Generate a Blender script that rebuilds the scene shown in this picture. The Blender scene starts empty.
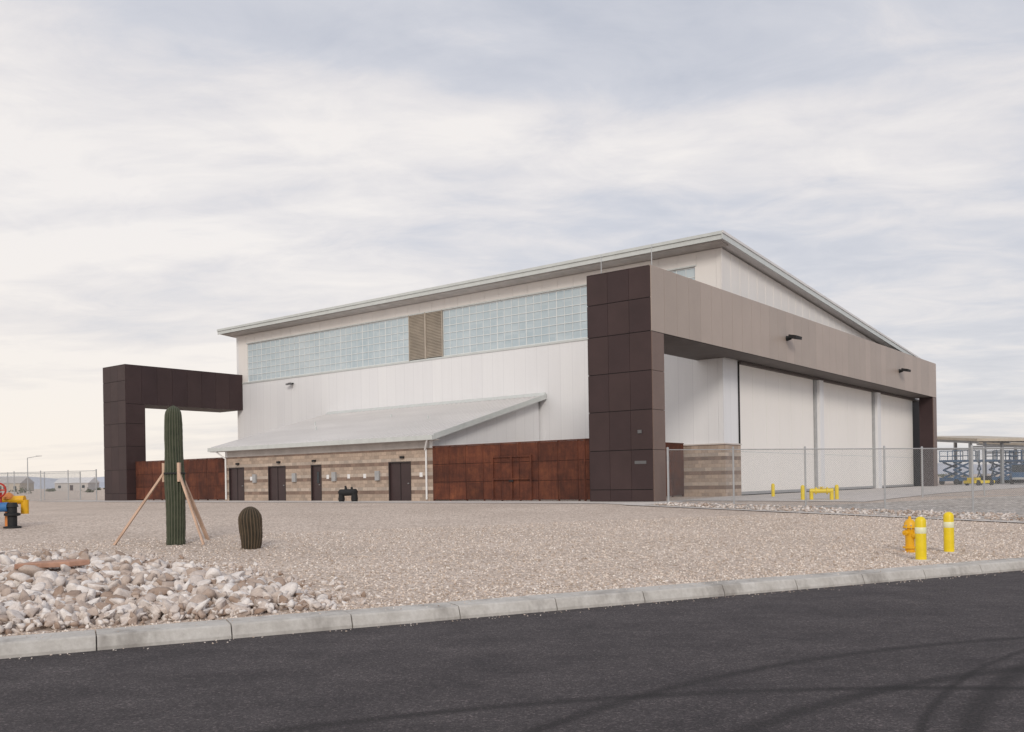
import bpy, bmesh, math, random
import numpy as np
from math import *
from mathutils import Vector, Matrix
random.seed(7); rng=np.random.default_rng(7)
sc=bpy.context.scene
sc.view_settings.view_transform='Standard'; sc.view_settings.look='None'; sc.view_settings.exposure=0; sc.view_settings.gamma=1
PAD=.86; C0=Vector((6.23,41.0,0)); BANG=atan2(.7846,.62)
KX,KY=(1/1.1127,.488/1.1127); NX,NY=(-KY,KX); DOFF=11.8
def dist_k(x,y): return NX*x+NY*y-DOFF
def gz(x,y):
    d=dist_k(x,y)
    if d<0: return 0.0
    return .14+.0323*min(d,22.3)
def uv2w(u,v): return (C0.x+u*.62-v*.7846, C0.y+u*.7846+v*.62)

# ---------------- materials ----------------
def newmat(name):
    m=bpy.data.materials.new(name); m.use_nodes=True; nt=m.node_tree
    return m,nt,nt.nodes["Principled BSDF"]
def N(nt,t,**k):
    n=nt.nodes.new(t)
    for a,b in k.items(): setattr(n,a,b)
    return n
def coords(nt,scale=(1,1,1),kind='Object'):
    t=N(nt,"ShaderNodeTexCoord"); mp=N(nt,"ShaderNodeMapping"); mp.inputs['Scale'].default_value=scale
    nt.links.new(t.outputs[kind],mp.inputs[0]); return mp.outputs[0]
def noise(nt,vec,s,det=4,rough=.55):
    n=N(nt,"ShaderNodeTexNoise"); n.inputs['Scale'].default_value=s; n.inputs['Detail'].default_value=det; n.inputs['Roughness'].default_value=rough
    nt.links.new(vec,n.inputs['Vector']); return n.outputs['Fac']
def ramp(nt,fac,stops,const=False):
    r=N(nt,"ShaderNodeValToRGB"); e=r.color_ramp.elements
    if const: r.color_ramp.interpolation='CONSTANT'
    while len(e)<len(stops): e.new(.5)
    for i,(p,c) in enumerate(stops): e[i].position=p; e[i].color=(*c,1)
    nt.links.new(fac,r.inputs[0]); return r.outputs[0]
def mixc(nt,f,a,b,mode='MIX'):
    m=N(nt,"ShaderNodeMix",data_type='RGBA',blend_type=mode)
    for s,val in ((0,f),(6,a),(7,b)):
        if hasattr(val,'links'): nt.links.new(val,m.inputs[s])
        elif s==0: m.inputs[0].default_value=val
        else: m.inputs[s].default_value=(*val,1)
    return m.outputs[2]
def bump(nt,b,h,dist=.02,st=.5):
    n=N(nt,"ShaderNodeBump"); n.inputs['Distance'].default_value=dist; n.inputs['Strength'].default_value=st
    nt.links.new(h,n.inputs['Height']); nt.links.new(n.outputs[0],b.inputs['Normal'])
def math_n(nt,op,a,b=0.0,c=None):
    m=N(nt,"ShaderNodeMath",operation=op)
    for i,v in enumerate((a,b)+((c,) if c is not None else ())):
        if hasattr(v,'links'): nt.links.new(v,m.inputs[i])
        else: m.inputs[i].default_value=v
    return m.outputs[0]
def simple(name,col,rough=.6,metal=0,var=.12,s=1.5,aniso=(1,1,1),bmp=0,bs=40,spec=.5):
    m,nt,b=newmat(name); v=coords(nt,aniso); f=noise(nt,v,s,5)
    lo=tuple(c*(1-var) for c in col); hi=tuple(min(1,c*(1+var)) for c in col)
    c=ramp(nt,f,[(.3,lo),(.7,hi)]); nt.links.new(c,b.inputs['Base Color'])
    b.inputs['Roughness'].default_value=rough; b.inputs['Metallic'].default_value=metal; b.inputs['Specular IOR Level'].default_value=spec
    if bmp: bump(nt,b,noise(nt,coords(nt),bs,3),bmp,.6)
    return m
M={}
M['plum']=simple('plum_metal_panel',(.044,.026,.027),.5,0,.15,.6,spec=.35)
M['plum2']=simple('plum_metal_panel_2',(.050,.030,.030),.5,0,.15,.6,spec=.35)
M['joint']=simple('dark_joint',(.012,.010,.011),.8)
M['taupe']=simple('taupe_metal_panel',(.405,.335,.29),.45,0,.05,.4)
M['taupe2']=simple('taupe_metal_panel_2',(.375,.312,.27),.45,0,.05,.4)
M['legbrown']=simple('brown_metal_panel',(.165,.112,.092),.45,0,.08,.5)
M['white']=simple('white_metal_wall',(.78,.78,.785),.5,0,.03,.5,(1,1,.15))
M['white2']=simple('white_metal_wall_upper',(.80,.775,.75),.5,0,.03,.5,(1,1,.15))
M['door_white']=simple('hangar_door_white',(.87,.84,.80),.5,0,.025,.3,(1,1,.2))
M['trim']=simple('galvalume_trim',(.58,.61,.60),.4,.1,.06,2)
M['mullion']=simple('glazing_mullion',(.68,.72,.73),.5,0,.04,2)
M['roof']=simple('light_metal_roof',(.68,.665,.66),.4,.0,.06,.6,(1,.3,1))
M['soffit']=simple('soffit',(.50,.47,.45),.7)
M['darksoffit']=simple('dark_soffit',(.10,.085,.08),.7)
M['doorbrown']=simple('brown_steel_door',(.045,.026,.027),.45)
M['frame']=simple('door_frame',(.035,.024,.024),.5)
M['steelgrey']=simple('galvanised_steel',(.42,.43,.44),.45,.4,.1,4)
M['fixture']=simple('fixture_grey',(.12,.12,.125),.5)
M['black']=simple('black_fabric',(.012,.012,.013),.7)
M['louver']=simple('louver_taupe',(.42,.37,.31),.5)
M['louverback']=simple('louver_back',(.16,.14,.12),.7)
M['concrete']=simple('concrete',(.60,.555,.52),.9,0,.10,1.2,(1,1,1),.01,60)
M['wood']=simple('brace_lumber',(.60,.42,.31),.8,0,.2,6,(1,1,.2))
M['yellow']=simple('safety_yellow',(.80,.60,.01),.4,0,.08,6)
M['yellow2']=simple('hydrant_yellow',(.78,.42,.01),.4,0,.08,6)
M['bandwhite']=simple('reflective_white_band',(.8,.8,.55),.4)
M['orange']=simple('valve_orange',(.7,.25,.06),.5)
M['red']=simple('valve_red',(.45,.035,.02),.5)
M['blue']=simple('valve_blue',(.04,.16,.38),.5)
M['tanpaint']=simple('canopy_tan',(.50,.44,.36),.6)
M['glass']=simple('dark_glass',(.02,.03,.04),.1)
M['rubber']=simple('rubber',(.02,.02,.02),.8)
M['truckblue']=simple('lift_blue',(.03,.10,.21),.4)
M['truckwhite']=simple('truck_white',(.6,.6,.6),.35)
M['slab']=simple('sandstone_slab',(.42,.24,.17),.85,0,.25,5,(1,1,1),.01,30)

def m_ribbed():
    m,nt,b=newmat('white_ribbed_wall')
    v=coords(nt); sp=N(nt,"ShaderNodeSeparateXYZ"); nt.links.new(v,sp.inputs[0])
    s=math_n(nt,'ADD',sp.outputs[0],sp.outputs[1])
    f=math_n(nt,'FRACT',math_n(nt,'MULTIPLY',s,1/.9144))
    g=math_n(nt,'LESS_THAN',f,.035)
    f2=math_n(nt,'FRACT',math_n(nt,'MULTIPLY',s,1/.1524))
    rib=math_n(nt,'PINGPONG',f2,.5)
    fl=math_n(nt,'FLOOR',math_n(nt,'MULTIPLY',s,1/.9144))
    wn=N(nt,"ShaderNodeTexWhiteNoise",noise_dimensions='1D'); nt.links.new(fl,wn.inputs['W'])
    tone=ramp(nt,wn.outputs['Value'],[(0,(.765,.77,.79)),(1,(.80,.805,.82))])
    st=noise(nt,coords(nt,(1.5,1.5,.12)),2,4); c=mixc(nt,.4,tone,ramp(nt,st,[(.3,(.92,.92,.92)),(.7,(1,1,1))]),'MULTIPLY')
    c=mixc(nt,math_n(nt,'MULTIPLY',g,.22),c,(.4,.41,.43))
    nt.links.new(c,b.inputs['Base Color']); b.inputs['Roughness'].default_value=.45
    bump(nt,b,rib,.02,.3); return m
M['ribbed']=m_ribbed()
def m_poly():
    m,nt,b=newmat('translucent_panel')
    v=coords(nt); sp=N(nt,"ShaderNodeSeparateXYZ"); nt.links.new(v,sp.inputs[0])
    cb=N(nt,"ShaderNodeCombineXYZ")
    nt.links.new(math_n(nt,'FLOOR',math_n(nt,'MULTIPLY',sp.outputs[1],1/.6)),cb.inputs[0])
    nt.links.new(math_n(nt,'FLOOR',math_n(nt,'MULTIPLY',sp.outputs[2],1/.53)),cb.inputs[1])
    wn=N(nt,"ShaderNodeTexWhiteNoise",noise_dimensions='2D'); nt.links.new(cb.outputs[0],wn.inputs['Vector'])
    big=noise(nt,v,.25,3)
    c=ramp(nt,wn.outputs['Value'],[(0,(.41,.50,.56)),(1,(.52,.60,.65))])
    c=mixc(nt,.5,c,ramp(nt,big,[(.3,(.42,.52,.57)),(.7,(.60,.67,.70))]))
    nt.links.new(c,b.inputs['Base Color']); b.inputs['Roughness'].default_value=.2
    return m
M['poly']=m_poly()
def m_corten():
    m,nt,b=newmat('corten_steel')
    v=coords(nt); n1=noise(nt,v,1.1,8,.7); n2=noise(nt,coords(nt,(6,6,.7)),1.5,5,.6)
    sp=N(nt,"ShaderNodeSeparateXYZ"); nt.links.new(v,sp.inputs[0])
    cb=N(nt,"ShaderNodeCombineXYZ")
    nt.links.new(math_n(nt,'FLOOR',math_n(nt,'MULTIPLY',sp.outputs[0],1/1.2)),cb.inputs[0])
    nt.links.new(math_n(nt,'FLOOR',math_n(nt,'MULTIPLY',sp.outputs[2],1/.97)),cb.inputs[1])
    wn=N(nt,"ShaderNodeTexWhiteNoise",noise_dimensions='2D'); nt.links.new(cb.outputs[0],wn.inputs['Vector'])
    c=ramp(nt,n1,[(.25,(.046,.015,.010)),(.5,(.112,.034,.018)),(.75,(.21,.072,.032))])
    c=mixc(nt,.5,c,ramp(nt,n2,[(.3,(.4,.35,.35)),(.7,(1.2,1.1,1.0))]),'MULTIPLY')
    c=mixc(nt,.6,c,ramp(nt,wn.outputs['Value'],[(0,(.5,.46,.46)),(1,(1.35,1.3,1.25))]),'MULTIPLY')
    nt.links.new(c,b.inputs['Base Color']); b.inputs['Roughness'].default_value=.85
    bump(nt,b,n1,.02,.4); return m
M['corten']=m_corten()
def m_cmu(name='striped_masonry'):
    m,nt,b=newmat(name)
    v=coords(nt); sp=N(nt,"ShaderNodeSeparateXYZ"); nt.links.new(v,sp.inputs[0])
    h=math_n(nt,'ADD',sp.outputs[0],sp.outputs[1])
    cb=N(nt,"ShaderNodeCombineXYZ"); nt.links.new(h,cb.inputs[0]); nt.links.new(sp.outputs[2],cb.inputs[1])
    br=N(nt,"ShaderNodeTexBrick"); nt.links.new(cb.outputs[0],br.inputs['Vector'])
    br.inputs['Scale'].default_value=1; br.inputs['Brick Width'].default_value=.406; br.inputs['Row Height'].default_value=.203; br.inputs['Mortar Size'].default_value=.010
    br.inputs['Color1'].default_value=(.74,.74,.74,1); br.inputs['Color2'].default_value=(1.12,1.10,1.07,1); br.inputs['Mortar'].default_value=(.75,.72,.70,1)
    fr=math_n(nt,'FRACT',math_n(nt,'MULTIPLY',sp.outputs[2],1/.812))
    r=ramp(nt,fr,[(0,(.45,.36,.295)),(.5,(.25,.18,.145)),(.75,(.50,.425,.365))],True)
    c=mixc(nt,1.0,r,br.outputs['Color'],'MULTIPLY')
    c=mixc(nt,.4,c,ramp(nt,noise(nt,v,9,5),[(.3,(.7,.7,.7)),(.7,(1.2,1.2,1.2))]),'MULTIPLY')
    nt.links.new(c,b.inputs['Base Color']); b.inputs['Roughness'].default_value=.9
    bump(nt,b,br.outputs['Fac'],.01,-.5); return m
M['cmu']=m_cmu()
def m_gravel(name,cols,sc1=22,bd=.03):
    m,nt,b=newmat(name); v=coords(nt)
    vo=N(nt,"ShaderNodeTexVoronoi"); vo.inputs['Scale'].default_value=sc1; nt.links.new(v,vo.inputs['Vector'])
    sp=N(nt,"ShaderNodeSeparateColor"); nt.links.new(vo.outputs['Color'],sp.inputs[0])
    c=ramp(nt,sp.outputs[0],[(0,cols[0]),(.5,cols[1]),(1,cols[2])])
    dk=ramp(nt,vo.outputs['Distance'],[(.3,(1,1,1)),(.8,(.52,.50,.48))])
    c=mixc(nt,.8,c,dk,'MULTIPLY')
    vo2=N(nt,"ShaderNodeTexVoronoi"); vo2.inputs['Scale'].default_value=sc1*.37; nt.links.new(v,vo2.inputs['Vector'])
    s2=N(nt,"ShaderNodeSeparateColor"); nt.links.new(vo2.outputs['Color'],s2.inputs[0])
    c=mixc(nt,.35,c,ramp(nt,s2.outputs[1],[(0,(.78,.77,.76)),(1,(1.2,1.2,1.2))]),'MULTIPLY')
    big=noise(nt,v,.22,6,.6); c=mixc(nt,.7,c,ramp(nt,big,[(.3,(.84,.82,.80)),(.7,(1.12,1.12,1.12))]),'MULTIPLY')
    nt.links.new(c,b.inputs['Base Color']); b.inputs['Roughness'].default_value=.95
    inv=math_n(nt,'SUBTRACT',1.0,vo.outputs['Distance']); bump(nt,b,inv,bd,.6); return m
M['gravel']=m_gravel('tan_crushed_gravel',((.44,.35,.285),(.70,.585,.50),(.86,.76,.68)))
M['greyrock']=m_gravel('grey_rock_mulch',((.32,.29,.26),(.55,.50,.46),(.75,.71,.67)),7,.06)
def m_asphalt():
    m,nt,b=newmat('asphalt'); v=coords(nt)
    fine=noise(nt,v,55,5,.8); mid=noise(nt,v,.9,8,.7)
    vo=N(nt,"ShaderNodeTexVoronoi"); vo.inputs['Scale'].default_value=45; nt.links.new(v,vo.inputs['Vector'])
    vs=N(nt,"ShaderNodeSeparateColor"); nt.links.new(vo.outputs['Color'],vs.inputs[0])
    st=noise(nt,coords(nt,(.35,2.5,1)),1.1,5)
    c=ramp(nt,fine,[(.3,(.034,.030,.032)),(.52,(.080,.072,.075)),(.75,(.21,.195,.195))])
    c=mixc(nt,.7,c,ramp(nt,vs.outputs[0],[(0,(.55,.55,.55)),(.8,(1.1,1.1,1.1)),(1,(2.1,2.0,1.95))]),'MULTIPLY')
    c=mixc(nt,.9,c,ramp(nt,mid,[(.3,(.62,.60,.62)),(.7,(1.32,1.28,1.26))]),'MULTIPLY')
    c=mixc(nt,.5,c,ramp(nt,st,[(.3,(.8,.8,.8)),(.7,(1.2,1.2,1.2))]),'MULTIPLY')
    for cx,cy,r,w in ((12,2,9.9,.10),(12,2,10.22,.04),(7.5,1.3,8.05,.10),(7.9,1.0,9.8,.08),(3,-3,11.2,.08),(12.6,1.6,9.8,.06)):
        d=N(nt,"ShaderNodeVectorMath",operation='DISTANCE'); nt.links.new(v,d.inputs[0]); d.inputs[1].default_value=(cx,cy,0.004)
        q=math_n(nt,'ABSOLUTE',math_n(nt,'SUBTRACT',d.outputs['Value'],r))
        mk=N(nt,"ShaderNodeMapRange"); mk.inputs[1].default_value=w*1.6; mk.inputs[2].default_value=w*.4; nt.links.new(q,mk.inputs[0])
        f=math_n(nt,'MULTIPLY',mk.outputs[0],math_n(nt,'MULTIPLY',mid,1.15))
        c=mixc(nt,f,c,(.018,.016,.017))
    nt.links.new(c,b.inputs['Base Color']); b.inputs['Roughness'].default_value=.85
    b.inputs['Specular IOR Level'].default_value=.3
    bump(nt,b,fine,.02,.8); return m
M['asphalt']=m_asphalt()
def m_kerb():
    m,nt,b=newmat('kerb_concrete'); v=coords(nt)
    c=ramp(nt,noise(nt,v,2.2,7,.65),[(.25,(.42,.395,.365)),(.5,(.54,.515,.48)),(.75,(.63,.61,.58))])
    c=mixc(nt,.6,c,ramp(nt,noise(nt,v,14,5,.7),[(.3,(.76,.75,.74)),(.65,(1.06,1.06,1.06))]),'MULTIPLY')
    st=noise(nt,coords(nt,(1,1,.2)),1.0,5,.7); c=mixc(nt,.7,c,ramp(nt,st,[(.36,(.50,.48,.47)),(.48,(1,1,1))]),'MULTIPLY')
    nt.links.new(c,b.inputs['Base Color']); b.inputs['Roughness'].default_value=.9
    bump(nt,b,noise(nt,v,60,4),.006,.6); return m
M['kerb']=m_kerb()
def m_rock():
    m,nt,b=newmat('rip_rap_stone'); g=N(nt,"ShaderNodeNewGeometry")
    c=ramp(nt,g.outputs['Random Per Island'],[(0,(.36,.26,.20)),(.2,(.52,.43,.37)),(.55,(.68,.61,.56)),(1,(.84,.80,.77))])
    v=coords(nt); c=mixc(nt,.7,c,ramp(nt,noise(nt,v,14,6,.7),[(.3,(.66,.62,.60)),(.65,(1.1,1.1,1.1))]),'MULTIPLY')
    nt.links.new(c,b.inputs['Base Color']); b.inputs['Roughness'].default_value=.9
    bump(nt,b,noise(nt,v,40,4),.01,.5); return m
M['rock']=m_rock()
def m_stone():
    m,nt,b=newmat('gravel_stone'); g=N(nt,"ShaderNodeNewGeometry")
    c=ramp(nt,g.outputs['Random Per Island'],[(0,(.36,.28,.22)),(.35,(.60,.50,.42)),(.7,(.75,.65,.57)),(1,(.88,.82,.76))])
    nt.links.new(c,b.inputs['Base Color']); b.inputs['Roughness'].default_value=.95; return m
M['stone']=m_stone()
def m_cactus(name,lo,hi,top):
    m,nt,b=newmat(name); v=coords(nt)
    c=ramp(nt,noise(nt,v,5,5),[(.3,lo),(.7,hi)])
    at=N(nt,"ShaderNodeAttribute",attribute_name='rib'); c=mixc(nt,at.outputs['Fac'],c,top)
    nt.links.new(c,b.inputs['Base Color']); b.inputs['Roughness'].default_value=.75
    bump(nt,b,noise(nt,v,45,3),.03,.8); return m
M['saguaro']=m_cactus('saguaro_skin',(.030,.044,.024),(.068,.080,.046),(.15,.145,.105))
M['barrel']=m_cactus('barrel_skin',(.022,.020,.012),(.060,.046,.026),(.18,.12,.075))
def m_chain():
    m,nt,b=newmat('chain_link_mesh'); nt.nodes.remove(b); out=nt.nodes['Material Output']
    v=coords(nt); sp=N(nt,"ShaderNodeSeparateXYZ"); nt.links.new(v,sp.inputs[0])
    a=math_n(nt,'PINGPONG',math_n(nt,'MULTIPLY',math_n(nt,'ADD',sp.outputs[0],sp.outputs[2]),14.),.5)
    c=math_n(nt,'PINGPONG',math_n(nt,'MULTIPLY',math_n(nt,'SUBTRACT',sp.outputs[0],sp.outputs[2]),14.),.5)
    f=math_n(nt,'LESS_THAN',math_n(nt,'MINIMUM',a,c),.045)
    t=N(nt,"ShaderNodeBsdfTransparent"); d=N(nt,"ShaderNodeBsdfDiffuse"); d.inputs[0].default_value=(.30,.31,.32,1)
    mx=N(nt,"ShaderNodeMixShader"); nt.links.new(f,mx.inputs[0]); nt.links.new(t.outputs[0],mx.inputs[1]); nt.links.new(d.outputs[0],mx.inputs[2])
    nt.links.new(mx.outputs[0],out.inputs[0]); return m
M['chain']=m_chain()

# ---------------- mesh builder ----------------
class MB:
    def __init__(s): s.v=[]; s.f=[]; s.m=[]; s.mats=[]
    def mi(s,mat):
        if mat not in s.mats: s.mats.append(mat)
        return s.mats.index(mat)
    def box(s,x0,x1,y0,y1,z0,z1,mat):
        i=len(s.v); s.v+=[(x0,y0,z0),(x1,y0,z0),(x1,y1,z0),(x0,y1,z0),(x0,y0,z1),(x1,y0,z1),(x1,y1,z1),(x0,y1,z1)]
        k=s.mi(mat)
        for f in ((0,3,2,1),(4,5,6,7),(0,1,5,4),(1,2,6,5),(2,3,7,6),(3,0,4,7)): s.f.append(tuple(i+q for q in f)); s.m.append(k)
    def poly(s,pts,mat):
        i=len(s.v); s.v+=[tuple(p) for p in pts]; s.f.append(tuple(range(i,i+len(pts)))); s.m.append(s.mi(mat))
    def prism(s,pts,off,mat):
        n=len(pts); i=len(s.v); o=Vector(off)
        s.v+=[tuple(p) for p in pts]+[tuple(Vector(p)+o) for p in pts]; k=s.mi(mat)
        s.f.append(tuple(range(i+n-1,i-1,-1))); s.f.append(tuple(range(i+n,i+2*n))); s.m+=[k,k]
        for a in range(n):
            b=(a+1)%n; s.f.append((i+a,i+b,i+n+b,i+n+a)); s.m.append(k)
    def tube(s,p0,p1,r0,r1,mat,n=10,caps=True):
        p0=Vector(p0);p1=Vector(p1); d=(p1-p0).normalized(); a=d.orthogonal().normalized(); b=d.cross(a)
        i=len(s.v); k=s.mi(mat)
        for p,r in ((p0,r0),(p1,r1)):
            for j in range(n):
                t=2*pi*j/n; s.v.append(tuple(p+a*cos(t)*r+b*sin(t)*r))
        for j in range(n):
            q=(j+1)%n; s.f.append((i+j,i+q,i+n+q,i+n+j)); s.m.append(k)
        if caps:
            s.f.append(tuple(range(i+n-1,i-1,-1))); s.f.append(tuple(range(i+n,i+2*n))); s.m+=[k,k]
    def lathe(s,c,prof,mat,n=20):
        i=len(s.v); k=s.mi(mat)
        for r,z in prof:
            for j in range(n):
                t=2*pi*j/n; s.v.append((c[0]+r*cos(t),c[1]+r*sin(t),c[2]+z))
        for a in range(len(prof)-1):
            for j in range(n):
                q=(j+1)%n; s.f.append((i+a*n+j,i+a*n+q,i+(a+1)*n+q,i+(a+1)*n+j)); s.m.append(k)
        e=i+(len(prof)-1)*n; s.f.append(tuple(range(e,e+n))); s.m.append(k)
    def beam(s,p0,p1,w,h,mat):
        p0=Vector(p0);p1=Vector(p1); d=(p1-p0).normalized(); up=Vector((0,0,1))
        a=d.cross(up); a=a.normalized() if a.length>1e-3 else Vector((1,0,0)); b=a.cross(d)
        i=len(s.v);k=s.mi(mat)
        for p in (p0,p1):
            for sa,sb in ((-1,-1),(1,-1),(1,1),(-1,1)): s.v.append(tuple(p+a*sa*w/2+b*sb*h/2))
        for f in ((0,3,2,1),(4,5,6,7),(0,1,5,4),(1,2,6,5),(2,3,7,6),(3,0,4,7)): s.f.append(tuple(i+q for q in f)); s.m.append(k)
    def done(s,name,parent=None,smooth=False,bevel=0,loc=None,rot=None):
        me=bpy.data.meshes.new(name); me.from_pydata(s.v,[],s.f)
        for mt in s.mats: me.materials.append(M[mt])
        me.polygons.foreach_set('material_index',s.m)
        bm=bmesh.new(); bm.from_mesh(me); bmesh.ops.recalc_face_normals(bm,faces=bm.faces); bm.to_mesh(me); bm.free()
        ob=bpy.data.objects.new(name,me); sc.collection.objects.link(ob)
        if smooth:
            me.polygons.foreach_set('use_smooth',[True]*len(me.polygons))
            me.set_sharp_from_angle(angle=radians(35))
        if parent: ob.parent=parent
        if loc: ob.location=loc
        if rot is not None: ob.rotation_euler=(0,0,rot)
        if bevel:
            b=ob.modifiers.new('b','BEVEL'); b.width=bevel; b.segments=2; b.limit_method='ANGLE'
        return ob
def empty(name,loc=(0,0,0),rot=0):
    e=bpy.data.objects.new(name,None); e.location=loc; e.rotation_euler=(0,0,rot); sc.collection.objects.link(e); e.empty_display_size=.3; return e

# ---------------- ground ----------------
def sd2w(s_,d): 
    q=d+DOFF
    return (KX*s_+NX*q, KY*s_+NY*q)
def sheet(name,s_list,d_list,zf,mat):
    b=MB(); ns=len(s_list)
    for d in d_list:
        for s_ in s_list:
            x,y=sd2w(s_,d); b.v.append((x,y,zf(d)))
    k=b.mi(mat)
    for j in range(len(d_list)-1):
        for i in range(ns-1):
            b.f.append((j*ns+i,j*ns+i+1,(j+1)*ns+i+1,(j+1)*ns+i)); b.m.append(k)
    return b.done(name)
SL=[-4000,-1500,-500,-200,-100,-60]+list(range(-50,121,5))+[150,250,600,1500,4000]
def zg(d):
    if d<-16.5: return .12
    if d<.2: return -.05 if d>-16.3 else .12
    return .14+.0323*min(d,22.3)
DL=[-4000,-800,-200,-60,-30,-16.6,-16.2,-10,-5,-1,.1,.2001]+[1,2,3,5,7,9,11,13,15,17,19,21,22.3,26,30,40,60,90,150,300,700,1600,4000]
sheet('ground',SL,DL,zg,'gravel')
sheet('road',SL,[-16.2,-12,-8,-4,-.02],lambda d:0.0,'asphalt')
def kerb(name,dsign,d0):
    b=MB(); L=1.53; k=b.mi('kerb')
    for n in range(-26,60):
        s0=n*L+.30+.008; s1=(n+1)*L+.30-.008
        j=random.uniform(-.005,.005)
        prof=[(-.0,-.06),(-.0,.04),(.05,.155),(.075,.175),(.50,.182),(.54,.165),(.55,-.06)]
        i=len(b.v); m=len(prof)
        for s_ in (s0,s1):
            for d,z in prof:
                x,y=sd2w(s_,d0+dsign*(d+j)); b.v.append((x,y,z+j))
        for a in range(m-1): b.f.append((i+a,i+a+1,i+m+a+1,i+m+a)); b.m.append(k)
        b.f.append(tuple(range(i,i+m))); b.f.append(tuple(range(i+m,i+2*m))); b.m+=[k,k]
    return b.done(name)
kerb('kerb',1,-.02); kerb('kerb',-1,-16.2)

def patch(name,poly,mat,lift=.012):
    bm=bmesh.new(); vs=[bm.verts.new((x,y,0)) for x,y in poly]; bm.faces.new(vs)
    ds=[dist_k(*p) for p in poly]
    for d in [22.3]+[q for q in range(int(min(ds)),int(max(ds))+1,4) if q<22]:
        bmesh.ops.bisect_plane(bm,geom=bm.verts[:]+bm.edges[:]+bm.faces[:],plane_co=(NX*(d+DOFF),NY*(d+DOFF),0),plane_no=(NX,NY,0))
    for v in bm.verts: v.co.z=gz(v.co.x,v.co.y)+lift
    bmesh.ops.triangulate(bm,faces=bm.faces[:])
    me=bpy.data.meshes.new(name); bm.to_mesh(me); bm.free(); me.materials.append(M[mat])
    ob=bpy.data.objects.new(name,me); sc.collection.objects.link(ob); return ob
def strip(p0,p1,w):
    a=Vector(p0);b=Vector(p1); d=(b-a).normalized(); n=Vector((-d.y,d.x))*w/2
    return [tuple(a-n),tuple(b-n),tuple(b+n),tuple(a+n)]
patch('concrete_mow_strip',strip((4.6,38.6),(34,10.8),.40),'concrete',.03)
patch('grey_rock_bed',[(5.2,38.4),(33.9,11.3),(60,45),(46,60),(11.5,37.2),(7,40.6)],'greyrock',.014)
ap=[uv2w(*p) for p in ((1.5,-.1),(5.5,-7.5),(120,-12),(120,0.2),(52,0.2),(52,1.5),(10,1.5))]
patch('concrete_apron',ap,'concrete',.02)
wk=[uv2w(*p) for p in ((-2.6,-1.0),(-2.6,54),(1.3,54),(1.3,-1.0))]
patch('concrete_walk',wk,'concrete',.018)

# ---------------- hangar building ----------------
H=empty('hangar_building',(C0.x,C0.y,PAD),BANG)
UW,VW,VB=11.0,1.8,46.3; UE=52.0
RU0,RV0,RV1=9.8,1.15,47.5
SLP=.083
def zr(u): return 14.26-SLP*(u-RU0)
def zs(u): return zr(u)-.42
b=MB()
b.box(UW,UW+.3,VW+.31,VB,2.9,9.75,'ribbed')
b.box(UW,UW+.3,VW+.31,VB,12.95,zs(UW),'white2')
b.box(UW,UW+.3,VW+.31,3.4,9.75,12.95,'white2')
b.box(UW,UW+.3,45.1,VB,9.75,12.95,'white2')
b.box(UW+.22,UW+.3,3.4,45.1,9.75,12.95,'joint')
b.prism([(UW,VW,7.66),(UE,VW,7.66),(UE,VW,zs(UE)),(UW,VW,zs(UW))],(0,.3,0),'white2')
b.prism([(UW,VB,0),(UE,VB,0),(UE,VB,zs(UE)),(UW,VB,zs(UW))],(0,.3,0),'white')
b.box(UE-.3,UE,VW+.31,VB,0,zs(UE),'white')
b.box(UW,UW+.3,VW,VW+.3,2.9,7.65,'ribbed')
b.done('walls',H)
b=MB()
b.box(UW-.12,UW+.3,VW-.12,VB+.05,0,2.88,'cmu'); b.box(UW-.16,UW+.25,VW-.16,VB+.05,2.88,2.95,'concrete')
b.box(UW+.3,12.9,VW-.12,VW+.3,0,2.88,'cmu'); b.box(UW+.25,12.95,VW-.16,VW+.3,2.88,2.95,'concrete')
b.box(UW+.305,12.9,VW,VW+.3,2.95,7.65,'ribbed')
b.done('masonry_base',H)
b=MB()
u=UW+1.2
while u<UE-.2:
    b.box(u,u+.04,VW-.02,VW-.001,10.0,zs(u)-.02,'white2'); u+=1.2
b.box(UW-.04,UW+.1,VW-.04,VW-.001,7.7,zs(UW),'white2')
v=VW+.3
while v<VB:
    b.box(UW-.02,UW-.001,v,v+.04,13.06,zs(UW)-.02,'white2'); v+=1.2
b.box(UW-.05,UW-.001,VW,VB,9.62,9.74,'trim'); b.box(UW-.04,UW-.001,3.3,45.2,12.96,13.04,'trim')
b.done('wall_battens',H)
b=MB(); b.box(UW+.10,UW+.2,3.41,22.75,9.76,12.94,'poly'); b.box(UW+.10,UW+.2,25.95,45.09,9.76,12.94,'poly'); b.done('translucent_glazing',H)
b=MB()
for v0,v1 in ((3.4,22.7),(26.0,45.1)):
    n=int((v1-v0)/.6)
    for i in range(n+1):
        v=v0+(v1-v0)*i/n; w=.035 if i%4==0 else .02
        b.box(UW+.07,UW+.10,v-w,v+w,9.76,12.94,'mullion')
    for j in range(7):
        z=9.79+3.12*j/6; b.box(UW+.065,UW+.105,v0,v1,z-.025,z+.025,'mullion')
b.done('glazing_frame',H)
b=MB()
for v0,v1 in ((22.78,24.3),(24.42,25.92)):
    b.box(UW+.12,UW+.18,v0,v1,9.76,12.94,'louverback')
    z=9.82
    while z<12.9:
        b.prism([(UW-.02,v0,z),(UW+.02,v0,z-.02),(UW+.1,v0,z+.07),(UW+.06,v0,z+.09)],(0,v1-v0,0),'louver'); z+=.105
    b.box(UW-.05,UW+.02,v0-.06,v0,9.7,13.0,'louver'); b.box(UW-.05,UW+.02,v1,v1+.06,9.7,13.0,'louver')
b.done('louvers',H)
b=MB()
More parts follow.
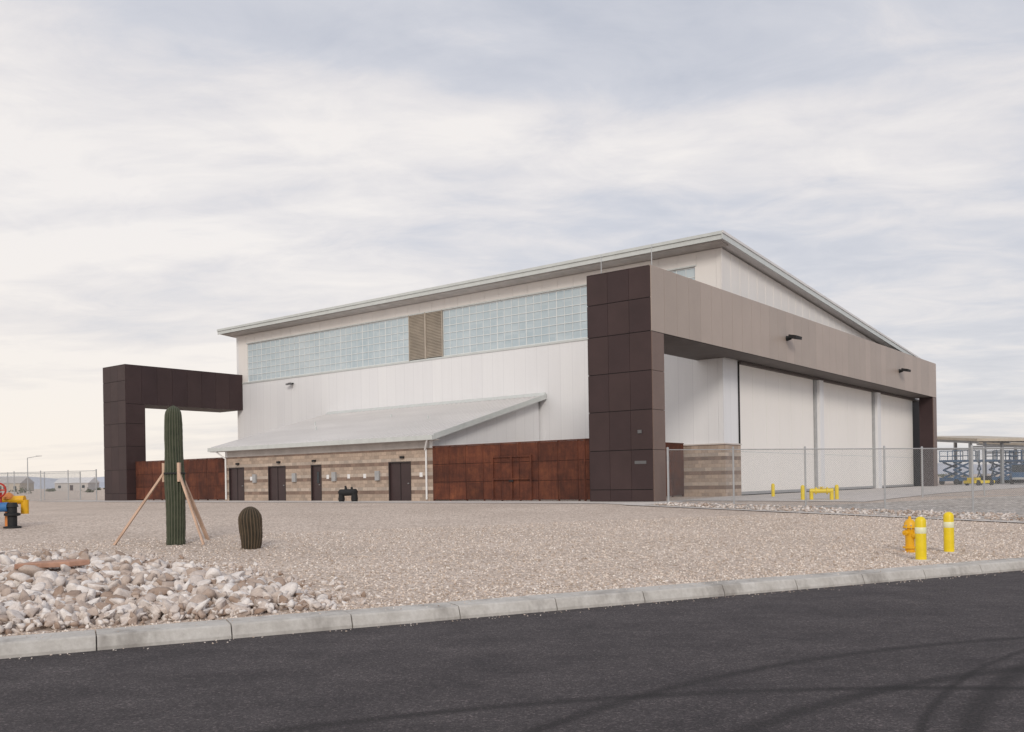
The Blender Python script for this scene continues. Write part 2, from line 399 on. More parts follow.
b.prism([(RU0+.04,RV0+.04,zr(RU0)-.34),(UE+1,RV0+.04,zr(UE+1)-.34),(UE+1,RV0+.04,zr(UE+1)-.04),(RU0+.04,RV0+.04,zr(RU0)-.04)],(0,RV1-RV0-.08,0),'roof')
b.prism([(RU0+.15,RV0+.2,zr(RU0)-.42),(UW-.01,RV0+.2,zs(UW)+.02),(UW-.01,RV0+.2,zs(UW)+.07),(RU0+.15,RV0+.2,zr(RU0)-.35)],(0,RV1-RV0-.6,0),'soffit')
b.done('roof_slab',H)
b=MB()
b.box(RU0-.03,RU0+.03,RV0,RV1,zr(RU0)-.38,zr(RU0)+.03,'trim')
b.box(RU0-.10,RU0-.03,RV0-.02,RV1,zr(RU0)-.12,zr(RU0)+.05,'trim')
b.prism([(RU0-.09,RV0,zr(RU0)-.38),(UE+1,RV0,zr(UE+1)-.38),(UE+1,RV0,zr(UE+1)+.04),(RU0-.09,RV0,zr(RU0)+.04)],(0,-.06,0),'trim')
b.prism([(RU0-.12,RV0-.06,zr(RU0)-.08),(UE+1,RV0-.06,zr(UE+1)-.08),(UE+1,RV0-.06,zr(UE+1)+.06),(RU0-.12,RV0-.06,zr(RU0)+.06)],(0,-.05,0),'roof')
b.done('roof_fascia',H)
b=MB()
DR=[(13.05,24.8),(26.0,37.3),(38.6,48.6)]
for u0,u1 in DR:
    n=6; w=(u1-u0)/n
    for i in range(n):
        b.box(u0+i*w+.012,u0+(i+1)*w-.012,VW+.05,VW+.18,.06,7.5,'door_white')
    b.box(u0,u1,VW+.1,VW+.15,.05,7.5,'trim')
    b.box(u0,u1,VW+.045,VW+.05,2.5,2.53,'trim')
    b.box(u0,u1,VW+.04,VW+.055,.05,.22,'steelgrey')
b.box(12.95,UE,VW+.2,VW+.28,0,7.6,'joint')
for u0,u1 in ((24.8,26.0),(37.3,38.6)):
    b.box(u0+.25,u1-.2,VW-.30,VW+.19,0,7.49,'white'); b.box(u0+.03,u0+.25,VW-.1,VW+.19,0,7.49,'steelgrey')
b.box(12.9,13.04,VW-.05,VW+.2,0,7.6,'joint')
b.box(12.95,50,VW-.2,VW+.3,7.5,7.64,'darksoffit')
b.done('hangar_doors',H)
b=MB()
b.box(.03,1.07,.03,3.37,0,10.55,'joint')
b.box(1.07,UW-.01,.06,3.37,7.7,10.55,'joint'); b.box(UW-.01,49.0,.06,VW-.01,7.7,10.55,'joint')
b.box(47.9,49.0,.03,1.1,0,7.7,'plum')
b.box(.0,49.03,-.0,.06,10.552,10.60,'taupe')
b.done('portal_core',H)
b=MB()
cols=[(0,1.13),(1.13,2.27),(2.27,3.4)]; rows=[0.0,.55,2.35,4.15,5.9,7.65,9.15,10.58]
gp=.007
for i,(v0,v1) in enumerate(cols):
    for j in range(len(rows)-1):
        b.box(0,.028,v0+gp,v1-gp,rows[j]+gp+.02,rows[j+1]-gp,'plum' if (i+j)%2 else 'plum2')
for j in range(len(rows)-1):
    b.box(.0,1.08,3.372,3.40,rows[j]+.03,rows[j+1]-.012,'plum')
    if rows[j]<7.6: b.box(1.072,1.10,.03,3.37,rows[j]+.03,min(rows[j+1],7.64)-.012,'plum2')
b.box(1.08,UW-.02,3.372,3.40,7.7,10.58,'plum')
b.box(0,1.1,.065,3.4,10.551,10.60,'plum'); b.box(1.103,UW-.02,.065,3.4,10.551,10.60,'plum')
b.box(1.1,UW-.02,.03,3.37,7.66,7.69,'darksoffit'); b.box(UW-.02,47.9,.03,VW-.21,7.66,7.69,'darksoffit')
b.box(-.012,-.001,.35,.95,1.72,1.86,'fixture'); b.box(-.05,-.001,.55,.75,3.1,3.25,'fixture')
b.done('portal_panels',H)
b=MB()
n=41; w=49.0/n
for i in range(n):
    b.box(i*w+.008,(i+1)*w-.008,-.03,.028,7.66,10.55,'taupe' if random.random()<.6 else 'taupe2')
b.box(0,49.0,-.02,.0285,7.64,7.658,'joint')
for j in range(4): b.box(.008,1.09,-.03,.028,[.03,2.36,4.16,5.91][j],[2.34,4.14,5.89,7.63][j],'legbrown')
b.box(47.92,49.0,-.03,.028,.03,7.63,'legbrown')
b.done('portal_fascia',H)
b=MB()
for u in (15.6,38.0):
    b.box(u-.06,u+.06,-.5,-.03,9.0,9.08,'black'); b.prism([(u-.45,-.75,8.93),(u-.45,-.30,9.03),(u-.45,-.33,9.2),(u-.45,-.78,9.1)],(.9,0,0),'black')
    b.tube((u,-.04,9.04),(u,-.3,9.04),.16,.10,'black')
b.done('floodlights',H)
b=MB()
b.box(UW-.35,UW-.0,39.0,39.3,9.1,9.20,'black'); b.box(UW-.46,UW-.3,38.85,39.45,9.03,9.15,'fixture')
b.tube((.5,.2,10.6),(.5,.2,11.6),.022,.018,'steelgrey'); b.tube((.5,2.9,10.6),(.5,2.9,11.6),.022,.018,'steelgrey')
b.done('wall_fixtures',H)
b=MB()
V0=45.8
b.box(.53,2.07,V0+.03,V0+3.3,0,10.3,'joint')
b.box(2.07,UW-.02,V0+.03,V0+3.3,7.45,10.3,'joint')
vs=[0,1.1,2.2,3.33]
for j in range(len(rows)-1):
    r0,r1=rows[j],min(rows[j+1],10.35)
    for i in range(3): b.box(.5,.528,V0+vs[i]+gp,V0+vs[i+1]-gp,r0+.02,r1-gp,'plum' if (i+j)%2 else 'plum2')
    if r0<7: b.box(.51,2.09,V0,V0+.028,r0+.02,min(r1,7.4)-.012,'plum2')
n=8; w=(UW-.02-.51)/n
for i in range(n): b.box(.51+i*w+gp,.51+(i+1)*w-gp,V0,V0+.028,7.42,10.35,'plum' if i%2 else 'plum2')
b.box(2.072,2.1,V0+.03,V0+3.3,.02,7.4,'plum'); b.box(2.1,UW-.02,V0+.03,V0+3.3,7.41,7.44,'darksoffit')
b.box(.5,UW-.02,V0,V0+3.33,10.352,10.4,'plum')
b.done('rear_portal',H)
# lean-to
S=1.0; VA,VC=14.4,33.9
b=MB()
DRS=[(31.7,33.4),(27.3,29.1),(23.8,24.8),(16.1,17.9)]
edges=sorted([VA]+[q for d in DRS for q in d]+[VC])
for i in range(0,len(edges),2): b.box(S,S+.3,edges[i],edges[i+1],0,2.95,'cmu')
for v0,v1 in DRS: b.box(S,S+.3,v0,v1,2.25,2.95,'cmu')
b.box(S+.3,UW,VC-.3,VC,0,2.95,'cmu'); b.box(S+.3,UW-.13,VA,VA+.3,0,2.95,'cmu')
def zl(u): return 3.62+(u-.55)*.272
b.prism([(S+.02,VA+.02,2.955),(UW-.13,VA+.02,2.955),(UW-.13,VA+.02,zl(UW)-.2),(S+.02,VA+.02,zl(S)-.2)],(0,.25,0),'ribbed')
b.prism([(S+.02,VC-.3,2.955),(UW-.13,VC-.3,2.955),(UW-.13,VC-.3,zl(UW)-.2),(S+.02,VC-.3,zl(S)-.2)],(0,.25,0),'ribbed')
b.box(S+.02,S+.27,VA+.3,VC-.32,2.955,3.55,'soffit')
b.done('lean_to_walls',H)
RL=34.9
b=MB()
b.prism([(.55,13.9,zl(.55)-.14),(UW-.05,13.9,zl(UW-.05)-.14),(UW-.05,13.9,zl(UW-.05)),(.55,13.9,zl(.55))],(0,RL-13.9,0),'roof')
v=14.2
while v<RL-.1:
    b.prism([(.55,v,zl(.55)),(UW-.06,v,zl(UW-.06)),(UW-.06,v,zl(UW-.06)+.05),(.55,v,zl(.55)+.05)],(0,.035,0),'roof'); v+=.42
b.prism([(.5,13.84,zl(.5)-.24),(UW-.05,13.84,zl(UW-.05)-.24),(UW-.05,13.84,zl(UW-.05)+.07),(.5,13.84,zl(.5)+.07)],(0,.055,0),'trim')
b.box(.38,.54,13.85,RL+.05,3.36,3.62,'trim'); b.box(.54,S,13.9,RL,3.34,3.40,'soffit')
b.prism([(UW-.35,13.9,zl(UW)-.08),(UW-.01,13.9,zl(UW)-.0),(UW-.01,13.9,zl(UW)+.16)],(0,RL-13.9,0),'trim')
for v,u in ((19,5.5),(24,7.2),(28.5,4.5),(31,6.5)):
    b.tube((u,v,zl(u)-.1),(u,v,zl(u)+.22),.06,.06,'trim')
b.tube((.46,14.3,3.4),(.8,14.8,2.85),.055,.055,'white'); b.tube((.88,14.8,2.87),(.88,14.8,.1),.055,.055,'white')
b.tube((.46,34.2,3.4),(.88,33.6,2.85),.055,.055,'white'); b.tube((.88,33.6,2.87),(.88,33.6,.1),.055,.055,'white')
b.done('lean_to_roof',H)
b=MB()
for k,(v0,v1) in enumerate(DRS):
    b.box(S+.08,S+.14,v0+.06,v1-.06,.02,2.18,'doorbrown')
    b.box(S-.02,S+.2,v0,v0+.06,0,2.25,'frame'); b.box(S-.02,S+.2,v1-.06,v1,0,2.25,'frame'); b.box(S-.02,S+.2,v0+.06,v1-.06,2.18,2.25,'frame')
    if v1-v0>1.3: b.box(S+.06,S+.08,(v0+v1)/2-.015,(v0+v1)/2+.015,.02,2.18,'joint')
    if k==2: b.box(S+.06,S+.08,v0+.3,v0+.5,1.1,1.8,'glass')
    b.tube((S+.0,v0+.25,1.0),(S+.08,v0+.25,1.0),.03,.03,'steelgrey')
    b.box(S-.15,S-.0,v0+.5,v0+.75,2.42,2.55,'black')
for v in (18.6,22.4,26.2,30.3): b.box(S-.12,S,v,v+.35,1.2,1.75,'steelgrey')
for v in (19.8,21.2,23.1,30.8,15.2): b.box(S-.02,S,v,v+.22,1.35,1.6,'white')
b.done('lean_to_doors',H)

def corten(name,u0,v0,u1,v1,h,gate=None):
    b=MB(); L_=hypot(u1-u0,v1-v0); n=max(1,round(L_/1.22)); w=L_/n
    for i in range(n):
        k=3
        for j in range(k):
            b.box(i*w+.012,(i+1)*w-.012,-.015+random.uniform(-.006,.006),.02,.08+j*(h-.1)/k+.010,.08+(j+1)*(h-.1)/k-.010,'corten')
        b.box(i*w-.04,i*w+.04,.021,.10,0,h-.02,'corten')
    b.box(L_-.04,L_+.04,.021,.10,0,h,'corten'); b.box(.02,L_-.02,.025,.03,.08,h-.03,'joint')
    b.box(0,L_,-.04,.11,h-.02,h+.03,'corten')
    if gate is not None:
        for g in (gate,gate+1.25,gate+2.5): b.box(g-.05,g+.05,-.09,-.025,.05,2.35,'corten')
        for z in (.1,1.15,2.3): b.box(gate,gate+2.5,-.08,-.025,z-.04,z+.04,'corten')
        b.box(gate+1.1,gate+1.4,-.12,-.09,1.0,1.1,'joint')
    x,y=uv2w(u0,v0); x1,y1=uv2w(u1,v1)
    return b.done(name,None,loc=(x,y,PAD),rot=atan2(y1-y,x1-x))
corten('corten_steel_fence',.9,14.3,.9,3.45,3.0,gate=4.3)
corten('corten_steel_fence',.9,4.2,10.8,4.2,3.0)
corten('corten_steel_fence',1.2,45.7,1.2,34.0,2.95)

def chain(name,pts,h=2.4,sp=3.0):
    e=empty(name)
    for k in range(len(pts)-1):
        a=Vector(pts[k]);c=Vector(pts[k+1]); L_=(c-a).length; n=max(1,round(L_/sp)); ang=atan2(c.y-a.y,c.x-a.x)
        P=MB(); zz=[]
        for i in range(n+1):
            p=a+(c-a)*i/n; z=gz(p.x,p.y); zz.append((p,z))
            r=.05 if i in (0,n) else .038
            P.tube((p.x,p.y,z-.05),(p.x,p.y,z+h+.03),r,r,'steelgrey',8); P.lathe((p.x,p.y,z+h+.03),[(r*1.2,0),(r*1.1,.04),(.01,.07)],'steelgrey',8)
        for i in range(n):
            (p,z),(q,w)=zz[i],zz[i+1]
            P.tube((p.x,p.y,z+h-.02),(q.x,q.y,w+h-.02),.02,.02,'steelgrey',6)
            P.tube((p.x,p.y,z+.06),(q.x,q.y,w+.06),.008,.008,'steelgrey',5)
        P.done('posts_rails',e)
        m=MB(); Lx=0
        for i in range(n):
            (p,z),(q,w)=zz[i],zz[i+1]; l=(q-p).length
            m.poly([(Lx,0,z+.05),(Lx+l,0,w+.05),(Lx+l,0,w+h-.02),(Lx,0,z+h-.02)],'chain'); Lx+=l
        m.done('mesh_fabric',e,loc=(a.x,a.y,0),rot=ang)
    return e
chain('chain_link_fence',[(6.75,40.2),(18.9,31.2),(30.5,22.7)],2.35,2.95)
chain('chain_link_fence',[(20.0,45.0),(64.0,60.0),(90,72)],2.4,4.0)
chain('chain_link_fence',[uv2w(.3,50),uv2w(-4,64),uv2w(-26,66)],2.4,3.0)
chain('chain_link_fence',[uv2w(4,60),uv2w(-22,78)],2.4,3.0)

# ---------------- cacti ----------------
def cactus(name,h,rad,nr,mat,prof):
    n=nr*6; rows_=44; verts=[];faces=[];rib=[]
    for j in range(rows_+1):
        t=j/rows_; r=rad*prof(t)
        z=h*t
        for i in range(n):
            a=2*pi*i/n; c=.5+.5*cos(a*nr+.25*sin(t*7)); rr=r*(1-.16*(1-c))
            rr*=1+.02*sin(3*a+t*9)+.014*random.uniform(-1,1)
            verts.append((rr*cos(a)+.015*sin(t*6),rr*sin(a),z)); rib.append((c**4)*.75)
    for j in range(rows_):
        for i in range(n):
            q=(i+1)%n; faces.append((j*n+i,j*n+q,(j+1)*n+q,(j+1)*n+i))
    faces.append(tuple(range(rows_*n,rows_*n+n)))
    me=bpy.data.meshes.new(name+'_mesh'); me.from_pydata(verts,[],faces); me.materials.append(M[mat])
    at=me.attributes.new('rib','FLOAT','POINT'); at.data.foreach_set('value',rib)
    me.polygons.foreach_set('use_smooth',[True]*len(me.polygons))
    return me
def sprof(t):
    base=.86+.14*sin(min(1,t*2.2)*pi/2); base*=1-.2*max(0,t-.45)/.55
    base*=1+.03*sin(t*17)
    if t>.93: base*=sqrt(max(0.0,1-((t-.93)/.0705)**2))
    if t<.04: base*=1.08
    return max(base,.02)
sx,sy=-8.1,21.95; sz=gz(sx,sy)
E=empty('saguaro_cactus',(sx,sy,sz))
me=cactus('saguaro',3.32,.235,19,'saguaro',sprof); o=bpy.data.objects.new('trunk',me); sc.collection.objects.link(o); o.parent=E
b=MB()
b.beam((-1.42,-.1,.02),(-.24,-.02,1.72),.09,.045,'wood')
b.beam((.72,-.15,.0),(.16,-.18,1.75),.09,.045,'wood')
b.beam((.35,1.3,.0),(.05,.25,1.7),.09,.045,'wood')
b.box(-.28,-.22,-.05,.05,1.5,1.95,'wood'); b.box(.14,.2,-.22,-.12,1.5,1.95,'wood'); b.box(-.0,.09,.22,.28,1.5,1.95,'wood')
b.lathe((0,0,1.68),[(.243,0),(.250,.01),(.250,.03),(.243,.04)],'rubber',24)
b.done('wood_braces',E)
bx,by=-6.03,21.0; bz=gz(bx,by)
def bprof(t):
    r=.80+.2*sin(min(1,t*1.6)*pi/2)
    if t>.72: r*=sqrt(max(0,1-((t-.72)/.283)**2))*.85+.15*(1-(t-.72)/.28)
    return max(r,.03)
me=cactus('barrel',.97,.265,20,'barrel',bprof); o=bpy.data.objects.new('barrel_cactus',me); o.location=(bx,by,bz-.01); sc.collection.objects.link(o)

# ---------------- rocks ----------------
def rock_variants(nv,sub=2):
    out=[]
    for k in range(nv):
        bm=bmesh.new(); bmesh.ops.create_icosphere(bm,subdivisions=sub,radius=1)
        v=np.array([p.co[:] for p in bm.verts]); f=np.array([[q.index for q in p.verts] for p in bm.faces]); bm.free()
        for _ in range(8):
            n=rng.normal(size=3); n/=np.linalg.norm(n); h=rng.uniform(.25,.62)
            d=v@n-h; v-=np.outer(np.clip(d,0,None),n)
        v*=rng.uniform(.75,1.5,size=3); v+=rng.normal(scale=.012,size=v.shape); out.append((v,f))
    return out
def merge_rocks(name,variants,pos,size,mat,flat=.8,tilt=.5):
    V=[];Fs=[];o=0
    for p,s in zip(pos,size):
        v,f=variants[rng.integers(len(variants))]
        a,bq,c=rng.uniform(0,2*pi),rng.normal()*tilt,rng.normal()*tilt
        Rm=np.array(Matrix.Rotation(a,3,'Z')@Matrix.Rotation(bq,3,'X')@Matrix.Rotation(c,3,'Y'))
        w=(v*np.array([1,1,flat]))@Rm.T*s+np.array(p); V.append(w); Fs.append(f+o); o+=len(v)
    V=np.concatenate(V); Fs=np.concatenate(Fs)
    me=bpy.data.meshes.new(name); me.vertices.add(len(V)); me.vertices.foreach_set('co',V.ravel())
    nf=len(Fs); me.loops.add(nf*3); me.loops.foreach_set('vertex_index',Fs.ravel().astype(np.int32)); me.polygons.add(nf)
    me.polygons.foreach_set('loop_start',np.arange(nf,dtype=np.int32)*3); me.update(calc_edges=True); me.validate()
    me.materials.append(M[mat]); ob=bpy.data.objects.new(name,me); sc.collection.objects.link(ob); return ob
poly=[(-2.45,12.75),(-3.4,14.1),(-4.6,15.6),(-5.5,16.6),(-7,17.9),(-8.7,19.0),(-11.3,19.4),(-16,19),(-22,18),(-24,2)]
def inpoly(x,y,pg):
    c=False; j=len(pg)-1
    for i in range(len(pg)):
        xi,yi=pg[i];xj,yj=pg[j]
        if (yi>y)!=(yj>y) and x<(xj-xi)*(y-yi)/(yj-yi)+xi: c=not c
        j=i
    return c
pos=[];size=[]
def edge_d(x,y):
    m=9
    for i in range(len(poly)-2):
        a=Vector(poly[i]);c=Vector(poly[i+1]);p=Vector((x,y)); t=max(0,min(1,(p-a).dot(c-a)/(c-a).length_squared)); m=min(m,(p-(a+(c-a)*t)).length)
    return m
cnt=0
while cnt<7800:
    x=random.uniform(-15,-2.2); y=random.uniform(5,19.6); d=dist_k(x,y)
    if d<.60 or abs(x)>.62*y+1.2 or not inpoly(x,y,poly): continue
    e=min(edge_d(x,y)*.2,.12); e=min(e,(d-.5)*.3)
    s=random.choice([.04,.05,.06,.07,.08,.10,.12,.15])*random.uniform(.8,1.3)
    if d<.9: s=min(s,.07)
    pos.append((x,y,gz(x,y)+random.uniform(0,max(e,.01))+s*.2)); size.append(s); cnt+=1
for _ in range(420):
    i=random.randrange(len(poly)-4); t=random.random(); x=poly[i][0]*(1-t)+poly[i+1][0]*t+random.gauss(0.2,.4); y=poly[i][1]*(1-t)+poly[i+1][1]*t+random.gauss(0.15,.4)
    if dist_k(x,y)<.7: continue
    s=random.uniform(.025,.08); pos.append((x,y,gz(x,y)+s*.3)); size.append(s)
merge_rocks('rock_pile',rock_variants(16),pos,size,'rock')
b=MB()
b.prism([(-.55,-.22,0),(.35,-.28,.02),(.62,-.02,.03),(.30,.24,.03),(-.42,.20,.0)],(.0,.0,.09),'slab'); b.done('sandstone_slab',None,loc=(-8.0,15.9,gz(-8.0,15.9)+.20),rot=.15,bevel=.015)
pos=[];size=[]
while len(pos)<30000:
    d=.56+13*random.random()**1.4; s_=random.uniform(-16,26); x,y=sd2w(s_,d)
    if abs(x)>.62*y+1 or inpoly(x,y,poly): continue
    s=random.uniform(.012,.032)
    pos.append((x,y,gz(x,y)+s*.2)); size.append(s)
for _ in range(900):  # strays on the kerb top and in the gutter
    s_=random.uniform(-16,26)
    if random.random()<.35: d=random.uniform(.12,.5); z=.178
    else: d=-abs(random.gauss(0,.14))-.05; z=0
    x,y=sd2w(s_,d); s=random.uniform(.006,.016); pos.append((x,y,z+s*.3)); size.append(s)
merge_rocks('gravel',rock_variants(8,1),pos,size,'stone')
pos=[];size=[]
gb=[(5.6,38.3),(30,15.3),(34,22),(14,34.5),(7,40.2)]
while len(pos)<3500:
    x=random.uniform(5,34); y=random.uniform(15,41)
    if not inpoly(x,y,gb): continue
    s=random.uniform(.03,.085); pos.append((x,y,gz(x,y)+.015+s*.3)); size.append(s)
merge_rocks('rock_mulch',rock_variants(6,1),pos,size,'rock')

# ---------------- hydrant & bollards ----------------
def bollard(x,y,h=.92,r=.105,band=True):
    b=MB()
    b.lathe((0,0,0),[(r,-.05),(r,h-.05),(r*.93,h-.02),(r*.7,h+.015),(r*.35,h+.035),(.005,h+.04)],'yellow',24)
    if band: b.lathe((0,0,h-.30),[(r+.001,0),(r+.003,.003),(r+.003,.12),(r+.001,.123)],'bandwhite',24)
    b.lathe((0,0,-.03),[(r+.08,0),(r+.08,.045),(r,.05)],'concrete',20)
    return b.done('bollard',None,smooth=True,loc=(x,y,gz(x,y)))
bollard(8.15,18.45,.84); bollard(9.4,19.9,.84)
def hydrant(x,y):
    b=MB(); P_=[(.16,0),(.16,.03),(.10,.035),(.10,.10),(.15,.10),(.15,.135),(.095,.14),(.095,.52),(.105,.54),(.145,.545),(.145,.58),(.125,.585),(.118,.64),(.095,.69),(.06,.725),(.035,.735),(.03,.75),(.03,.79),(.005,.795)]
    b.lathe((0,0,-.02),P_,'yellow2',24)
    for a in (0,pi):
        c=cos(a);s=sin(a); b.tube((c*.08,s*.08,.42),(c*.17,s*.17,.42),.05,.05,'yellow2',12); b.tube((c*.17,s*.17,.42),(c*.20,s*.20,.42),.062,.058,'yellow2',8); b.tube((c*.20,s*.2,.42),(c*.225,s*.225,.42),.02,.02,'yellow2',5)
    b.tube((0,-.08,.36),(0,-.18,.36),.075,.075,'yellow2',14); b.tube((0,-.18,.36),(0,-.215,.36),.09,.085,'yellow2',8); b.tube((0,-.215,.36),(0,-.245,.36),.022,.022,'yellow2',5)
    for i in range(8):
        t=2*pi*i/8; b.tube((.13*cos(t),.13*sin(t),.50),(.13*cos(t),.13*sin(t),.59),.012,.012,'steelgrey',6)
    return b.done('fire_hydrant',None,smooth=True,loc=(x,y,gz(x,y)),rot=.6)
hydrant(8.62,20.05)
for x,y in ((13.35,42.5),(15.1,43.0),(13.5,47.9)): bollard(x,y,.66,.09,False)
x,y=14.25,42.6
b=MB()
b.tube((-.45,0,0),(-.45,0,.45),.09,.09,'yellow',14); b.tube((.45,0,0),(.45,0,.45),.09,.09,'yellow',14); b.tube((-.52,0,.45),(.52,0,.45),.11,.11,'yellow',14)
b.tube((0,0,.4),(0,0,.6),.05,.05,'yellow',10); b.lathe((0,0,.6),[(.16,0),(.16,.03),(.02,.035)],'yellow',14)
for q in (-.25,.25): b.tube((q-.03,0,.45),(q+.03,0,.45),.17,.17,'yellow',16)
b.done('backflow_preventer',None,smooth=True,loc=(x,y,gz(x,y)-.02),rot=-.2)
x,y=uv2w(-.6,19.6)
b=MB()
b.lathe((-.42,0,0),[(.17,0),(.2,.15),(.17,.45),(.2,.6),(.12,.72),(.01,.74)],'black',14)
b.lathe((.42,0,0),[(.15,0),(.19,.15),(.16,.4),(.2,.58),(.1,.68),(.01,.70)],'black',14)
b.tube((-.5,0,.55),(.5,0,.52),.19,.2,'black',14); b.tube((.1,0,.6),(.15,.02,.92),.11,.05,'black',10); b.tube((-.25,0,.6),(-.25,0,.85),.09,.06,'black',10)
b.done('backflow_preventer',None,smooth=True,loc=(x,y,PAD),rot=BANG+1.9)
x,y=-14.75,27.0
b=MB()
b.tube((0,0,0),(0,0,.62),.13,.13,'black',14); b.lathe((0,0,.0),[(.24,0),(.24,.05),(.15,.06)],'black',16); b.lathe((0,0,.35),[(.15,0),(.22,.02),(.22,.08),(.15,.1)],'black',16)
b.tube((-.1,0,.62),(-1.5,.1,.62),.14,.14,'blue',14); b.tube((-.45,.03,.62),(-.52,.03,.62),.23,.23,'blue',16); b.tube((-1.0,.06,.62),(-1.07,.06,.62),.23,.23,'blue',16)
b.tube((-1.5,.1,-.0),(-1.5,.1,.75),.14,.14,'black',14); b.tube((0,0,.62),(0,0,.75),.17,.12,'black',14)
b.tube((-.35,.05,.6),(-.35,.05,1.05),.05,.05,'red',10)
for i in range(16):
    t=2*pi*i/16;t2=2*pi*(i+1)/16; c=(-.35,-.05,1.12); b.tube((c[0]+.2*cos(t),c[1],c[2]+.2*sin(t)),(c[0]+.2*cos(t2),c[1],c[2]+.2*sin(t2)),.028,.028,'red',6)
b.tube((-.55,-.05,1.12),(-.15,-.05,1.12),.02,.02,'red',6); b.tube((-.35,-.05,.92),(-.35,-.05,1.32),.02,.02,'red',6)
b.tube((-.3,.5,0),(-.3,.5,.85),.12,.12,'orange',12); b.tube((-1.6,.5,.82),(.15,.5,.82),.13,.13,'yellow2',12); b.tube((.15,.5,.82),(.15,.5,.40),.11,.11,'yellow2',12); b.lathe((-.3,.5,.85),[(.18,0),(.18,.06),(.1,.15),(.02,.2)],'orange',14)
b.done('fire_riser_valves',None,smooth=True,loc=(x,y,gz(x,y)),rot=.1)

# ---------------- background ----------------
def lamp(name,x,y,h):
    b=MB(); b.tube((0,0,0),(0,0,h),.14,.09,'steelgrey',10); b.tube((0,0,h),(2.2,0,h+.35),.07,.05,'steelgrey',8)
    b.prism([(2.0,-.2,h+.28),(3.2,-.15,h+.36),(3.2,-.15,h+.46),(2.0,-.2,h+.5)],(0,.35,0),'steelgrey')
    b.lathe((0,0,0),[(.3,0),(.3,.5),(.15,.52)],'concrete',12)
    return b.done(name,None,loc=(x,y,PAD))
lamp('street_lamp',-110,208,8.0)
def canopy(name,x,y,w,d,h,rot,mat='tanpaint'):
    b=MB(); n=max(2,int(w/5))
    b.prism([(-w/2,-d/2,h),(-w/2,d/2,h+.7),(-w/2,d/2,h+.95),(-w/2,-d/2,h+.25)],(w,0,0),mat)
    for i in range(n+1):
        X=-w/2+.4+(w-.8)*i/n
        for Y in (-d*.35,d*.35): b.box(X-.12,X+.12,Y-.12,Y+.12,0,h+.3,'steelgrey')
        b.beam((X,-d/2+.3,h-.1),(X,d/2-.3,h+.55),.15,.25,'steelgrey')
    for Y in (-d*.35,d*.35): b.box(-w/2+.3,w/2-.3,Y-.06,Y+.06,h-.55,h-.4,'steelgrey')
    return b.done(name,None,loc=(x,y,PAD),rot=rot)
canopy('shade_canopy',46.5,92,8,9,4.1,.25)
canopy('shade_canopy',57,100,9,9,3.8,.22)
canopy('shade_canopy',72,112,18,9,4.2,.15)
def lift(name,x,y,rot,col):
    b=MB()
    b.box(-1.6,1.6,-.8,.8,.35,.7,col)
    for X in (-1.2,1.2):
        for Y in (-.95,.75): b.tube((X,Y,.28),(X,Y+.2,.28),.28,.28,'rubber',14)
    for Y in (-.6,.6):
        for k in range(2):
            z0=.7+k*.75; b.beam((-1.2,Y,z0),(1.2,Y,z0+.75),.08,.16,col); b.beam((1.2,Y+.08,z0),(-1.2,Y+.08,z0+.75),.08,.16,col)
    b.box(-1.6,1.6,-.8,.8,2.2,2.4,col)
    for X in (-1.55,-.5,.5,1.55):
        for Y in (-.75,.75): b.tube((X,Y,2.4),(X,Y,3.3),.04,.04,col,6)
    for Y in (-.75,.75):
        for z in (2.8,3.3): b.tube((-1.55,Y,z),(1.55,Y,z),.04,.04,col,6)
    return b.done(name,None,loc=(x,y,PAD),rot=rot)
def truck(name,x,y,rot,col):
    b=MB()
    b.prism([(-2.6,-.95,.45),(2.6,-.95,.45),(2.65,-.95,.95),(1.3,-.95,1.1),(-2.6,-.95,1.1)],(0,1.9,0),col)
    b.prism([(-.9,-.85,1.1),(1.35,-.85,1.1),(.75,-.8,1.8),(-.75,-.8,1.8)],(0,1.68,0),'glass')
    b.box(-.75,.75,-.8,.8,1.79,1.86,col)
    for X in (-1.7,1.7):
        for Y in (-.98,.76): b.tube((X,Y,.4),(X,Y+.22,.4),.4,.4,'rubber',18); b.tube((X,Y-.01,.4),(X,Y+.23,.4),.2,.2,'steelgrey',12)
    b.box(2.6,2.72,-.9,.9,.45,.65,'steelgrey'); b.box(-2.72,-2.6,-.9,.9,.45,.65,'steelgrey')
    return b.done(name,None,bevel=.04,loc=(x,y,PAD),rot=rot)
for x,y,r in ((43.5,90,.4),(46.8,91,1.2),(49.6,93,.3),(52.3,95,.7),(54,98,.9),(58,99,.3),(61,101,1.3),(66,110,.4)): lift('maintenance_lift',x,y,r,'truckblue')
for x,y,r,c in ((52,88,1.4,'truckblue'),(63,106,1.5,'truckwhite'),(46.5,84,1.1,'truckblue')): truck('pickup_truck',x,y,r,c)
b=MB(); b.box(-1.2,1.2,-.6,.6,.2,.45,'yellow'); b.box(-.9,-.4,-.5,.5,.45,.7,'yellow'); b.prism([(.5,-.5,.45),(1.0,-.5,.45),(.9,-.5,.85),(.6,-.5,.85)],(0,1,0),'black')
for X in (-.8,.8):
    for Y in (-.65,.5): b.tube((X,Y,.25),(X,Y+.15,.25),.25,.25,'rubber',14)
b.done('baggage_tractor',None,bevel=.03,loc=(40.5,80,PAD),rot=.4)
